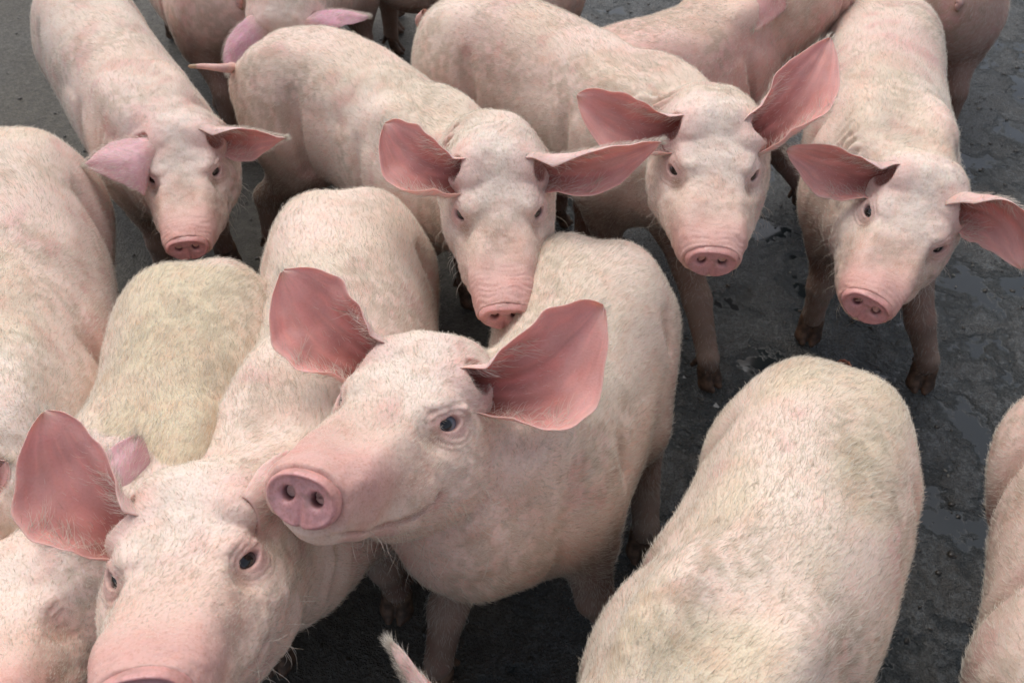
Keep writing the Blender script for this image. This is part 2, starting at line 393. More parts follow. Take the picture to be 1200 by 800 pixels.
# ------------------------------------------------------------------ ear
def make_ear(B, tip, N0, bend, width, roll, rollt, curl, col_in, col_out, skew=0., parent=None, scale=1.0, label=None, tipcurl=0., pt=.35, funnel=.0235):
    n, m = 44, 36; md0 = nrm((tip - B) * .5 + bend); nb0 = nrm(N0 - md0 * (N0 @ md0)); r0 = funnel; B = B - md0 * .020 - nb0 * r0 * .97
    ax = tip - B; Ln = np.linalg.norm(ax)
    mid = B + ax * .5 + bend
    t = np.linspace(0, 1, n) ** .9; t = np.where(t > .8, .8 + .2 * np.sin((t - .8) / .2 * 1.5708), t)
    cen = (1 - t)[:, None] ** 2 * B + 2 * (t * (1 - t))[:, None] * mid + t[:, None] ** 2 * tip
    tan = nrm(np.gradient(cen, axis=0))
    N = N0 - tan * (tan @ N0)[:, None]; N = nrm(N); Sd = np.cross(tan, N)
    if tipcurl: cen = cen + N * (tipcurl * sstep(.6, 1, t) ** 2)[:, None]
    pc = catmull([(0, .76), (.15, .92), (.3, 1.0), (.46, 1.02), (.62, .95), (.76, .79), (.87, .58), (.95, .34), (1, .05)], 80); pp = catmull([(0, .76), (.15, .92), (.3, 1.0), (.44, .98), (.60, .83), (.76, .54), (.88, .28), (.96, .12), (1, .02)], 80); hw = width * (np.interp(t, pc[:, 0], pc[:, 1]) * (1 - pt) + np.interp(t, pp[:, 0], pp[:, 1]) * pt) * (1 + .025 * np.sin(t * 17 + B[0] * 90) * sstep(.1, .3, t) + .02 * np.sin(t * 31 + B[1] * 50) * sstep(.1, .3, t))
    hw = np.minimum(hw, r0 * 1.95 + .45 * Ln * t)
    ph = np.interp(t, [0, .13, .25, .45, .7, 1], [hw[0] / r0, hw[0] / r0 * .97, roll * 1.15, roll * .55 + rollt * .55, rollt * 1.15, rollt])
    s = np.linspace(-1, 1, m); V = []
    for i in range(n):
        rho = hw[i] / ph[i]; th = s * ph[i] + curl * t[i]
        sh = skew * width * math.sin(math.pi * min(t[i] * 1.0, 1))
        wob = .0016 * np.sin(s * 5 + t[i] * 7)
        p = cen[i] + (rho * np.sin(th) + sh)[:, None] * Sd[i] + (rho * (1 - np.cos(th)) + wob)[:, None] * N[i]
        V.append(p)
    V = np.array(V)                                     # n,m,3 : mid surface
    du = np.gradient(V, axis=0); dv = np.gradient(V, axis=1); nn = nrm(np.cross(du, dv))
    ctr = (nn[n // 2, m // 2] @ N[n // 2]) < 0
    if ctr: nn = -nn
    edge = np.clip(1 - np.maximum(np.abs(s)[None] ** 6, (t ** 10)[:, None]), .25, 1)
    th_ = (.0046 * (1 - .5 * t)[:, None] * edge)[..., None]
    rid = (.0011 * np.sin(s * 13)[None] * np.clip(1 - np.abs(s)[None] ** 2, 0, 1) * sstep(0, .3, t)[:, None] * sstep(1, .6, t)[:, None])[..., None]
    rnd = (vnoise((V.reshape(-1, 3)) * 60).reshape(n, m, 1) - .5) * .0025
    Vi = V + nn * (th_ * .5 + rid + rnd); Vo = V - nn * (th_ * .5 + rid * .3 - rnd)
    AV = np.vstack([Vi.reshape(-1, 3), Vo.reshape(-1, 3)]); idx = np.arange(n * m).reshape(n, m); F = []
    a = idx[:-1, :-1]; b = idx[1:, :-1]; c = idx[1:, 1:]; d = idx[:-1, 1:]
    fi = np.stack([a, b, c, d], -1).reshape(-1, 4); fo = fi[:, ::-1] + n * m
    loop = np.concatenate([idx[:, 0], idx[-1, 1:], idx[::-1, -1][1:], idx[0, ::-1][1:]])
    nx = np.roll(loop, -1); fe = np.stack([nx, loop, loop + n * m, nx + n * m], 1)
    if ctr: fi = fi[:, ::-1]; fo = fo[:, ::-1]; fe = fe[:, ::-1]
    Q = np.vstack([fi, fo, fe])
    # colours
    tt = np.repeat(t[:, None], m, 1).ravel(); ss = np.repeat(s[None], n, 0).ravel(); P = V.reshape(-1, 3)
    nz = vnoise(P * 38 + 3); nz2 = vnoise(P * 130)
    ci = np.array(col_in)[None] * (1 - .22 * nz[:, None])
    loc = np.stack([tt * 5 + B[0] * 60, ss * 9 + B[1] * 60, tt * 0 + B[2] * 60], 1); stk = vnoise(loc); stf = vnoise(loc * (1.6, 3.5, 1))
    cw = (sstep(.85, .10, tt) * sstep(1.0, .1, np.abs(ss)) * .7)[:, None]; ci = ci * (1 - cw) + np.array([.46, .13, .11]) * cw  # darker red centre: pigment, with shading of the cup put into the colour
    ci = ci * (1 - .20 * stk[:, None]) + np.array([.09, .03, .02]) * sstep(.5, .9, stf)[:, None]
    dirt_shade = (sstep(.58, .02, tt) * sstep(1.0, .3, np.abs(ss - .1)) * (.45 + .75 * nz2) * sstep(.2, .6, stk + .15))[:, None]; dirt_shade = np.clip(dirt_shade * .9 + sstep(.26, .10, tt)[:, None] * .6, 0, 1)  # dirt at the inner base, deepened with painted shade of the funnel
    ci = ci * (1 - dirt_shade * .8) + np.array([.22, .075, .055]) * dirt_shade * .8
    ve = (sstep(.86, .98, np.maximum(np.abs(ss), tt)))[:, None]
    ci = ci * (1 - ve * .5) + np.array([.80, .50, .45]) * ve * .5
    co = np.array(col_out)[None] * (1 - .15 * nz[:, None])
    basemix = sstep(.35, .0, tt)[:, None]; co = co * (1 - basemix) + np.array([.72, .50, .44]) * basemix
    me = mesh_from('ear', AV, Q, (), M_EAR); set_col(me, 'skin', np.vstack([ci, co]))
    o = link('ear', me, parent)
    if label: o['label'] = label
    # hairs: outside back of the ear, edges, inner base
    k = 2200; i = rng.integers(0, n - 1, k); j = rng.integers(0, m - 1, k); fu = rng.random((k, 2))
    w = (P.reshape(n, m, 3)); q = w[i, j] * ((1 - fu[:, :1]) * (1 - fu[:, 1:])) + w[i + 1, j] * (fu[:, :1] * (1 - fu[:, 1:])) + w[i, j + 1] * ((1 - fu[:, :1]) * fu[:, 1:]) + w[i + 1, j + 1] * (fu[:, :1] * fu[:, 1:])
    side = rng.random(k) < .22; tq = t[i]; nr = nn[i, j] * np.where(side, 1, -1)[:, None]
    keep = ~(side & (rng.random(k) < sstep(.1, .8, tq)))
    q = q + nr * .0018
    k2 = 150; i2 = rng.integers(3, 22, k2); j2 = np.where(rng.random(k2) < .5, rng.integers(1, 9, k2), rng.integers(m - 9, m - 1, k2)); s2 = np.where(j2 < m / 2, 1., -1.)
    q2 = V[i2, j2]; hair_curves('inner_ear_hair', q2 + nn[i2, j2] * .002, nn[i2, j2], Sd[i2] * s2[:, None] * .7 + tan[i2] * .6, .014 + .012 * rng.random(k2), np.full(k2, .35), .00016, o)
    hair_curves('ear_hair', q[keep], nr[keep], np.tile(nrm(tip - B), (keep.sum(), 1)), (.006 + .006 * rng.random(k))[keep], np.where(side, .9, .35)[keep], .00011, parent=o)
    return o, Ln

# ------------------------------------------------------------------ pig
def swept(p, st):
    best = np.full(len(p), 9.)
    cen, tn, la, up, a, b = st
    for i in range(len(cen) - 1):
        c0, c1 = cen[i], cen[i + 1]; ab = c1 - c0; L2 = ab @ ab; L = math.sqrt(L2)
        r = max(a[i], b[i], a[i + 1], b[i + 1]) + .10
        dd = p - (c0 + c1) / 2; m = (dd * dd).sum(1) < (r + L / 2) ** 2
        if not m.any(): continue
        q = p[m] - c0; s = (q @ ab) / L2; t = np.clip(s, 0, 1)
        d = q - t[:, None] * ab
        lat = nrm(la[i] * .5 + la[i + 1] * .5); u_ = nrm(up[i] * .5 + up[i + 1] * .5)
        A = a[i] + (a[i + 1] - a[i]) * t; B = b[i] + (b[i + 1] - b[i]) * t
        x = np.abs(d @ lat) / A; y = (d @ u_) / B; ax = ((s - t) * L) / np.minimum(A, B)
        n = 2.2; v = ((x ** n + np.abs(y) ** n) ** (2 / n) + ax ** 2) ** .5
        best[m] = np.minimum(best[m], (v - 1) * np.minimum(A, B))
    return best

def build_pig(spec):
    t00 = time.time()
    sc = spec.get('s', 1.0); fat = spec.get('fat', 1.0); h = spec.get('h', .005)
    ridge = np.array(spec['ridgew'], float) if 'ridgew' in spec else np.array([W(*p) for p in spec['ridge']]); seed = spec.get('seed', 1)
    root = bpy.data.objects.new('pig', None); C.objects.link(root)
    o3 = ridge.mean(0).copy(); o3[2] = 0; root.location = o3
    root['label'] = spec['label']; root['category'] = 'pig'; root['group'] = 'pigs crowded together on the pen floor'
    root.empty_display_size = .1
    ridge = ridge - o3; cam_l = camp - o3
    # head frame
    E = (np.array(spec['eyew']) if 'eyew' in spec else W(*spec['eye'])) - o3; L = .158 * sc * spec.get('sl', 1.0)
    d = ray(*spec.get('snout', (0, 0))); A = d @ d; oc = cam_l - E; Bq = 2 * (d @ oc); Cq = oc @ oc - L * L; disc = Bq * Bq - 4 * A * Cq
    if disc < 0: sx = cam_l + d * (-Bq / (2 * A)); note = 'NOHIT %.3f' % np.linalg.norm(sx - E)
    else: sx = cam_l + d * ((-Bq + (-1 if spec.get('near', True) else 1) * math.sqrt(disc)) / (2 * A)); note = ''
    if 'fdir' in spec: sx = E + nrm(spec['fdir']) * L
    f = nrm(sx - E); zz = np.array([0, 0, 1.]); lf = nrm(np.cross(zz, f)); zu = np.cross(f, lf)
    ro = math.radians(spec.get('roll', 0)); lf2 = lf * math.cos(ro) + zu * math.sin(ro); zu = np.cross(f, lf2); lf = lf2
    R = np.stack([f, lf, zu], 1)                        # columns = head axes
    H = lambda x, y, z: E + R @ (np.array([x, y, z]) * sc)
    # torso stations
    rl = np.concatenate([[0], np.cumsum(np.linalg.norm(np.diff(ridge, axis=0), axis=1))]); TL = rl[-1]
    nst = 17; rc = catmull(ridge, 60); cl = np.concatenate([[0], np.cumsum(np.linalg.norm(np.diff(rc, axis=0), axis=1))])
    ts = np.linspace(0, 1, nst); rp = np.stack([np.interp(ts * cl[-1], cl, rc[:, i]) for i in range(3)], 1)
    tn = nrm(np.gradient(rp, axis=0)); la = nrm(np.cross(zz, tn)); up = np.cross(tn, la)
    a = np.interp(ts, [0, .05, .14, .30, .5, .72, .9, 1], [.052, .079, .104, .113, .113, .110, .104, .096]) * fat * sc
    b = np.interp(ts, [0, .05, .14, .30, .5, .72, .9, 1], [.070, .096, .120, .130, .134, .132, .126, .120]) * sc
    dz = np.interp(ts, [0, .05, .14, .25], [.040, .022, .006, 0]) * sc
    cen = rp - up * b[:, None] - zz * dz[:, None]
    hb = H(-.078, 0, -.045); we = cen[-1]; gap = np.linalg.norm(hb - we)
    c1 = we + tn[-1] * gap * .42; c2 = hb - f * gap * .36
    tk = np.linspace(0, 1, 9)[1:, None]
    nc = (1 - tk) ** 3 * we + 3 * tk * (1 - tk) ** 2 * c1 + 3 * tk ** 2 * (1 - tk) * c2 + tk ** 3 * hb
    ntn = nrm(np.gradient(np.vstack([we[None], nc]), axis=0))[1:]
    nla = nrm(la[-1] * (1 - tk) + lf * tk); nla = nrm(nla - ntn * (nla * ntn).sum(1, keepdims=True)); nup = np.cross(ntn, nla)
    na = (np.interp(tk[:, 0], [0, .35, .7, 1], [.096, .088, .080, .070]) * sc); nb = (np.interp(tk[:, 0], [0, .35, .7, 1], [.120, .112, .096, .078]) * sc)
    st = (np.vstack([cen, nc]), np.vstack([tn, ntn]), np.vstack([la, nla]), np.vstack([up, nup]), np.concatenate([a, na]), np.concatenate([b, nb]))
    def at(t): i = t * (nst - 1); k = min(int(i), nst - 2); g = i - k; return [x[k] * (1 - g) + x[k + 1] * g for x in (rp, tn, la, cen)]
    prims = []                                           # (kind, centre, radius, args, k)
    def addc(p, q, ra, rb, k): prims.append(('c', (p + q) / 2, np.linalg.norm(p - q) / 2 + max(ra, rb), (p, q, ra, rb), k))
    def adde(c, Rr, r, k): prims.append(('e', c, max(r), (c, Rr, r), k))
    for s in (1, -1):
        for tt, lt, up_, rr_ in ((.90, .052, .103, (.075, .026, .030)), (.20, .040, .080, (.08, .028, .026)), (.72, .098, -.03, (.10, .018, .07)), (.40, .100, -.05, (.14, .016, .06))):
            r0, t0, l0, c0 = at(tt); u0 = np.cross(t0, l0)
            adde(c0 + l0 * lt * fat * s * sc + u0 * up_ * sc, np.stack([t0, l0, u0], 1), np.array(rr_) * sc, .03)
    creases = []
    for s in (1, -1):
        for ta, tb_, la_, ua, lb_, ub, rr_ in ((.255, .31, .104, .055, .094, -.10, .010), (.74, .79, .103, .05, .094, -.06, .004)):
            _, t0, l0, c0 = at(min(ta, .999)); u0 = np.cross(t0, l0); _, t1, l1, c1 = at(min(tb_, .999)); u1 = np.cross(t1, l1)
            creases.append((c0 + (l0 * la_ * fat * 1.10 * s + u0 * ua) * sc, c1 + (l1 * lb_ * fat * 1.17 * s + u1 * ub) * sc, rr_))
    hoofs = []
    for s in (1, -1):
        side = 'L' if s > 0 else 'R'
        for kind, tt in (('f', .88), ('h', .10)):
            r0, t0, l0, c0 = at(tt); g = t0 * (1, 1, 0); g = nrm(g); l0 = nrm(l0 * (1, 1, 0))
            key = kind + side
            if kind == 'f':
                top = c0 + l0 * .050 * s * sc; top[2] = .30 * sc; foot = c0 + l0 * .066 * s * sc - g * .0 * sc
            else:
                top = c0 + l0 * .050 * s * sc + g * .01; top[2] = .305 * sc; foot = c0 + l0 * .075 * s * sc - g * .06 * sc
            foot = foot.copy(); foot[2] = 0
            if key in spec.get('feet', {}): foot = W(*spec['feet'][key], 0) - o3
            fx = nrm(g + spec.get('toe', 0) * l0)
            if kind == 'f':
                adde(top + np.array([0, 0, .005]), np.stack([g, l0, zz], 1), np.array([.075, .056, .115]) * sc, .05)
                el = top * .62 + foot * .38 - g * .012 * sc; el[2] = .205 * sc
                kn = top * .3 + foot * .7 + g * .006 * sc; kn[2] = .125 * sc
                fe = foot.copy() - fx * .004; fe[2] = .058
                addc(top, el, .055 * sc, .036 * sc, .04); addc(el, kn, .034 * sc, .0235 * sc, .02); addc(kn, fe, .0245 * sc, .0185, .012)
            else:
                adde(top + g * .025 * sc, np.stack([g, l0, zz], 1), np.array([.105, .060, .120]) * sc, .05)
                stf = top * .6 + foot * .4 + g * .045 * sc; stf[2] = .235 * sc
                hk = top * .3 + foot * .7 - g * .020 * sc; hk[2] = .155 * sc
                fe = foot.copy() - fx * .004; fe[2] = .060
                addc(top, stf, .068 * sc, .048 * sc, .04); addc(stf, hk, .046 * sc, .0255 * sc, .025); addc(hk, fe, .0265 * sc, .019, .012)
            ft = foot.copy(); ft[2] = .042; addc(fe, ft, .0190, .0165, .008)
            hoofs.append((foot, fx))
        # ear root
    ears = []; canals = []
    for key, s in (('earL', 1), ('earR', -1)):
        if key not in spec: continue
        e = spec[key]; B = H(-.052, .056 * s, .026)
        tip = cam_l + ray(*e['tip']) * (depth(B + o3) + e.get('dd', 0))
        ears.append((e, B, tip, s))
        bd = e.get('bend', (0, 0, 0)); bdv = (RT * bd[0] + UP * bd[1] - FW * bd[2])
        md = nrm((tip - B) * .5 + bdv)
        nb_ = camv(*e['n']); nb_ = nrm(nb_ - md * (nb_ @ md)); rt_ = .0235 * sc
        addc(H(-.062, .030 * s, .006), B - md * .019, .036 * sc, rt_ * .98, .03)
        if not e.get('nocanal'): canals.append((B + md * .009 + nb_ * .001, B + md * .045 + nb_ * .022, rt_ * .78, nb_, md))
    def field(P, detail=True):
        dd = swept(P, st) + .007 * (vnoise(P * 9 + seed) - .5) + .0035 * (vnoise(P * 24 + seed) - .5)
        for kind, c, r, ar, k in prims:
            m = ((P - c) ** 2).sum(1) < (r + k + .02) ** 2
            if not m.any(): continue
            v = cone(P[m], *ar) if kind == 'c' else ell(P[m], *ar)
            dd[m] = smin(dd[m], v, k)
        for ca, cb, cr in creases:
            m = ((P - (ca + cb) / 2) ** 2).sum(1) < .13 ** 2
            if m.any(): dd[m] = smax(dd[m], -cone(P[m], ca, cb, cr, cr * .7), .028)
        hc = E + R @ (np.array([.0, 0, -.03]) * sc)
        m = ((P - hc) ** 2).sum(1) < (.24 * sc) ** 2
        if m.any():
            q = (P[m] - E) @ R / sc; hd = head_sdf(q, spec)
            kk = .035 * sstep(-.02, -.07, q[:, 0]) + .004
            o = smin(dd[m], hd * sc, kk)
            if detail: o = o + head_detail(q, seed) * sc * sstep(.1, .05, np.linalg.norm(q * (.5, 1, 1), axis=1) * .5)
            dd[m] = o
        for ca, cb, cr, _, _ in canals:
            m = ((P - (ca + cb) / 2) ** 2).sum(1) < .075 ** 2
            if m.any(): dd[m] = smax(dd[m], -cone(P[m], ca, cb, cr, cr * 1.25), .006)
        return dd
    pts = np.vstack([st[0], [x[0] for x in hoofs], [sx, E]]); lo = pts.min(0) - .16; hi = pts.max(0) + .16; lo[2] = .02
    ff = lambda P: smax(field(P), .040 - P[:, 2], .004)
    V, Q = surface_quads(ff, lo, hi, h)
    t1 = time.time()
    faces = (Q, [])
    def eyed(V):
        q = (V - E) @ R / sc; return np.minimum(np.linalg.norm(q - eye_c(1), axis=1), np.linalg.norm(q - eye_c(-1), axis=1)), q
    if spec.get('fine', 0):
        _, q = eyed(V); V, faces = refine(V, faces, (q[:, 0] > -.13) & (np.linalg.norm(q, axis=1) < .22) & (np.abs(q[:, 1]) < .1) & (q[:, 2] > -.17))
        _, q = eyed(V); m = (q[:, 0] > -.14) & (np.linalg.norm(q, axis=1) < .23); V[m] = project(V[m], ff, 2, .001)
        if spec['fine'] > 1:
            e, q = eyed(V); V, faces = refine(V, faces, (e < .034)); e, q = eyed(V); m = e < .036; V[m] = project(V[m], ff, 2, .0006)
    else: V = project(V, ff, 1, .002)
    Q, ng = faces
    # ---- attributes along the body
    N_ = len(V); seg = st[0]; best = np.full(N_, 9.); bi = np.zeros(N_, int)
    for i in range(len(seg)):
        dq = ((V - seg[i]) ** 2).sum(1); m = dq < best; best[m] = dq[m]; bi[m] = i
    e, q = eyed(V)
    onhead = sstep(-.13, -.07, q[:, 0]) * (np.linalg.norm(q * (1, 1, 1), axis=1) < .2)
    sidew = np.abs(((V - seg[bi]) * st[2][bi]).sum(1)) / st[4][bi]; vert = ((V - seg[bi]) * st[3][bi]).sum(1) / st[5][bi]
    wn = V + seed * 3.7
    n1 = vnoise(wn * 7)[:, None]; n2 = vnoise(wn * 16 + 9)[:, None]; n3 = vnoise(wn * 42)[:, None]
    pale = np.array(spec.get('pale', (.85, .735, .63))); pink = np.array(spec.get('pink', (.82, .60, .52)))
    col = pale * (1 - n1) + pink * n1; col = col * (1 - .14 * n2 + .04)
    blot = sstep(.66, .82, n2 * .6 + n3 * .5); col = col * (1 - blot * .4) + np.array([.66, .33, .32]) * blot * .4
    yb = (sstep(.55, 1.0, vert) * (onhead < .3))[:, None] * sstep(.35, .7, vnoise(wn * 11 + 5))[:, None] * spec.get('yellow', .3)
    col = col * (1 - yb) + np.array([.62, .54, .36]) * yb
    gd = (sstep(.42, .7, vnoise(wn * 14 + 50)) * sstep(.35, .65, vnoise(wn * 110)) * spec.get('grime', .38))[:, None]
    col = col * (1 - gd) + np.array([.36, .30, .20]) * gd
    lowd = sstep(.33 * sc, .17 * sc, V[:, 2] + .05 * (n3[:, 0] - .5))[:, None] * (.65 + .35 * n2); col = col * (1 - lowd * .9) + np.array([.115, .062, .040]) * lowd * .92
    oh = onhead[:, None]
    sb = oh * (sstep(.01, .06, q[:, 0]) * sstep(-.06, -.02, q[:, 2]))[:, None] * (.35 + .4 * n2); col = col * (1 - sb) + np.array([.64, .43, .35]) * sb
    sn = oh * (sstep(.06, .135, q[:, 0]) * sstep(-.05, -.01, q[:, 2]))[:, None]; col = col * (1 - sn * .65) + np.array([.66, .36, .33]) * sn * .65
    fh = oh * (sstep(.05, -.02, q[:, 0]) * sstep(.0, .02, q[:, 2]))[:, None] * .5; col = col * (1 - fh) + np.array([.86, .77, .69]) * fh
    er = (sstep(.036, .017, e) * .6)[:, None] * (.6 + .5 * n3); col = col * (1 - er) + np.array([.60, .32, .32]) * er
    ei = (sstep(.0168, .0145, e))[:, None]; col = col * (1 - ei * .6) + np.array([.52, .28, .27]) * ei * .4
    ml = np.zeros(N_)
    for s in (1, -1):
        for p_, q_ in zip(MOUTH[:-1], MOUTH[1:]):
            ml = np.maximum(ml, sstep(.0065, .001, cone(q, np.array(p_) * (1, s, 1), np.array(q_) * (1, s, 1), .001, .001)))
    ml = ml[:, None] * .6; col = col * (1 - ml) + np.array([.36, .20, .17]) * ml
    ej = np.zeros(N_)
    for (e_, B, tip, s) in ears: ej = np.maximum(ej, sstep(.055, .02, np.linalg.norm(V - B, axis=1)))
    ej = ej[:, None] * .5; col = col * (1 - ej) + np.array([.72, .42, .39]) * ej
    for ca, cb, cr, nb_, md in canals:
        cm = sstep(.0035, .0005, cone(V, ca, cb, cr, cr * 1.25))[:, None]
        col = col * (1 - cm * .85) + np.array([.40, .17, .14]) * cm * .85
    for s in (1, -1):
        r = np.linalg.norm((q - (eye_c(s) + np.array([.026, .003 * s, -.004]))) * (.55, 1.2, 1), axis=1)
        te = (sstep(.016, .003, r) * .5)[:, None] * (.5 + n3); col = col * (1 - te) + np.array([.34, .22, .15]) * te
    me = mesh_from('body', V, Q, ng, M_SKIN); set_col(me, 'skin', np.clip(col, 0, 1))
    body = link('body', me, root)
    # ---- snout, eyes, hooves, tail
    def hm(c, Rl, scl):
        M4 = np.eye(4); M4[:3, :3] = (R @ Rl) * scl; M4[:3, 3] = E + R @ (np.array(c) * sc); return M4
    tl = math.radians(spec.get('disc_tilt', -6)); Rt = np.array([[math.cos(tl), 0, math.sin(tl)], [0, 1, 0], [-math.sin(tl), 0, math.cos(tl)]])
    link('snout', ME_SNOUT, root, hm((.156 * spec.get('sl', 1.0), 0, -.0145), Rt, sc * spec.get('disc', 1.0)))
    for s in (1, -1):
        g, Lg, Vv = eye_frame(s); g = nrm(g + np.array(spec.get('gaze', (.25, 0, 0)))); x_ = nrm(np.cross(Vv, g)); y_ = np.cross(g, x_)
        link('eye', ME_EYED if spec.get('darkeye', True) else ME_EYE, root, hm(eye_c(s), np.stack([x_, y_, g], 1), sc))
    for foot, fx in hoofs:
        y_ = np.cross(zz, fx); M4 = np.eye(4); M4[:3, :3] = np.stack([fx, y_, zz], 1); M4[:3, 3] = foot + zz * .001; link('hoof', ME_HOOF, root, M4)
    T_ = spec.get('tail', None)
    r0, t0, l0, c0 = at(.0)
    tb = c0 + zz * .035 * sc - t0 * .045 * sc
    if T_: tp = [tb, *[np.array(W(*p)) - o3 for p in T_]]
    else: dk = spec.get('dock', 1.); tp = [tb, tb - (t0 * .022 + zz * .02) * dk, tb - (t0 * .026 + zz * .045 - l0 * .008) * dk, tb - (t0 * .020 + zz * .075 + l0 * .006) * dk]
    tc_ = catmull(tp, 16); tt_ = nrm(np.gradient(tc_, axis=0)); ref = np.array([.3, .2, .9]); x_ = nrm(np.cross(tt_, ref)); y_ = np.cross(tt_, x_)
    rr = np.linspace(.0105, .0032, 16) * sc; ang = np.arange(10) / 10 * 6.2832
    TV = np.vstack([tc_[i] + rr[i] * (np.cos(ang)[:, None] * x_[i] + np.sin(ang)[:, None] * y_[i]) for i in range(16)] + [tc_[-1:] + tt_[-1:] * .003])
    TQ = np.array([(i * 10 + j, i * 10 + (j + 1) % 10, (i + 1) * 10 + (j + 1) % 10, (i + 1) * 10 + j) for i in range(15) for j in range(10)])
    tm = mesh_from('tail', TV, TQ, [[150 + j, 150 + (j + 1) % 10, 160] for j in range(10)], M_SKIN)
    tcol = np.tile(np.array([.68, .43, .38]), (len(TV), 1)); tcol[130:] = (.45, .33, .22); set_col(tm, 'skin', tcol); link('tail', tm, root)
    lens = []
    for (e_, B, tip, s) in ears:
        bd = e_.get('bend', (0, 0, 0)); bdv = (RT * bd[0] + UP * bd[1] - FW * bd[2])
        _, ln = make_ear(B, tip, camv(*e_['n']), bdv, e_.get('w', .052) * sc, e_.get('roll', 1.5), e_.get('rollt', .7), e_.get('curl', 0.),
                 e_.get('cin', (.85, .46, .42)), e_.get('cout', (.84, .58, .54)), e_.get('skew', 0.), root, sc, e_.get('label'), e_.get('tipcurl', 0.), e_.get('pt', .35))
        lens.append(round(ln, 3))
    # ---- bristles
    T = np.vstack([Q[:, :3], Q[:, [0, 2, 3]]]); tnv = tri_normals(V, T); ar = np.linalg.norm(tnv, axis=1) / 2; tnn = nrm(tnv)
    cenT = V[T].mean(1); eT = e[T].mean(1); qT = q[T].mean(1); ohT = onhead[T].mean(1)
    seen = ((cam_l - cenT) * tnn).sum(1) / np.linalg.norm(cam_l - cenT, axis=1)
    dens = np.where(seen > -.35, 1., .12) * np.clip(sstep(.10, .24, cenT[:, 2]) + .15, 0, 1)
    dens *= 1 - .80 * sstep(.09, .15, qT[:, 0]) * ohT; dens *= sstep(.017, .027, eT) * .85 + .02; dens *= 1 + .5 * ohT; dens *= .7 + .5 * sstep(.3, .7, vnoise(cenT * 16 + seed * 2))
    wgt = ar * dens; nh = int(spec.get('hair', 30000)); cum = np.cumsum(wgt); ti = np.searchsorted(cum, rng.random(nh) * cum[-1]); ti = np.clip(ti, 0, len(T) - 1)
    r1 = np.sqrt(rng.random(nh)); r2 = rng.random(nh); tr = T[ti]
    bar = np.stack([1 - r1, r1 * (1 - r2), r1 * r2], 1); P = (V[tr] * bar[..., None]).sum(1)
    vn = np.zeros((N_, 3)); np.add.at(vn, T.ravel(), np.repeat(tnv, 3, 0)); vn = nrm(vn); Nn = nrm((vn[tr] * bar[..., None]).sum(1))
    b0 = bi[tr[:, 0]]; oh_ = onhead[tr[:, 0]][:, None]
    fl = -st[1][b0] * (1 - oh_) - R[:, 0] * oh_
    fl = fl - zz * (.55 * sstep(.9, .2, vert[tr[:, 0]]))[:, None] * (1 - oh_)
    fl = fl + (vnoise(P * 11 + seed)[:, None] - .5) * st[2][b0] * 1.8
    leg = sstep(.22, .16, P[:, 2])[:, None]; fl = fl * (1 - leg) - zz * leg
    ln = (.0090 - .0042 * oh_[:, 0] - .004 * sstep(.05, .12, q[tr[:, 0], 0]) * oh_[:, 0]) * (.6 + .8 * rng.random(nh)) * sc * np.where(rng.random(nh) < .14, 1.4, 1.)
    hair_curves('bristles', P, Nn, fl, ln, np.where(rng.random(nh) < .10, .38, .16), spec.get('hr', .00013), root)
    # pale lashes over the upper lids
    for s in (1, -1):
        g, Lg, Vv = eye_frame(s); k = np.linspace(-.0105, .0105, 14); k = k + rng.normal(0, .0006, 14)
        lp = eye_c(s) + k[:, None] * Lg + (.0078 - 35 * k ** 2)[:, None] * Vv + (.0158 - 25 * k ** 2)[:, None] * g
        if spec.get('fine', 0): hair_curves('eyelashes', E + (lp * sc) @ R.T, np.tile(R @ g, (14, 1)), (Vv * .5 + g * .5 + Lg * k[:, None] * 30) @ R.T, .007 + .003 * rng.random(14), np.full(14, .5), .00015, root)
    # whiskers on the chin and jowl
    nw = spec.get('whisk', 90)
    m = np.where((q[:, 2] < -.055) & (q[:, 0] > -.05) & (q[:, 0] < .13) & (onhead > .5))[0]
    if len(m) and nw:
        k = rng.choice(m, nw); hair_curves('whiskers', V[k], vn[k], np.tile(-zz, (nw, 1)) + rng.normal(0, .3, (nw, 3)), .018 + .022 * rng.random(nw), np.full(nw, .8), .00022, root)
    print('   earpx', [tuple(np.round([600 + FPX * ((B + o3 - camp) @ RT) / depth(B + o3), 400 - FPX * ((B + o3 - camp) @ UP) / depth(B + o3), depth(B + o3), (B + o3)[2]], 2)) for (_, B, _, _) in ears], 'world E', (E + o3).round(2))
    print('PIG %-10s verts %d torso %.2f neck %.2f ears %s eyeZ %.2f snZ %.2f %s  %.1fs' % (spec['id'], N_, TL, gap, lens, E[2], sx[2], note, time.time() - t00), flush=True)
    return root

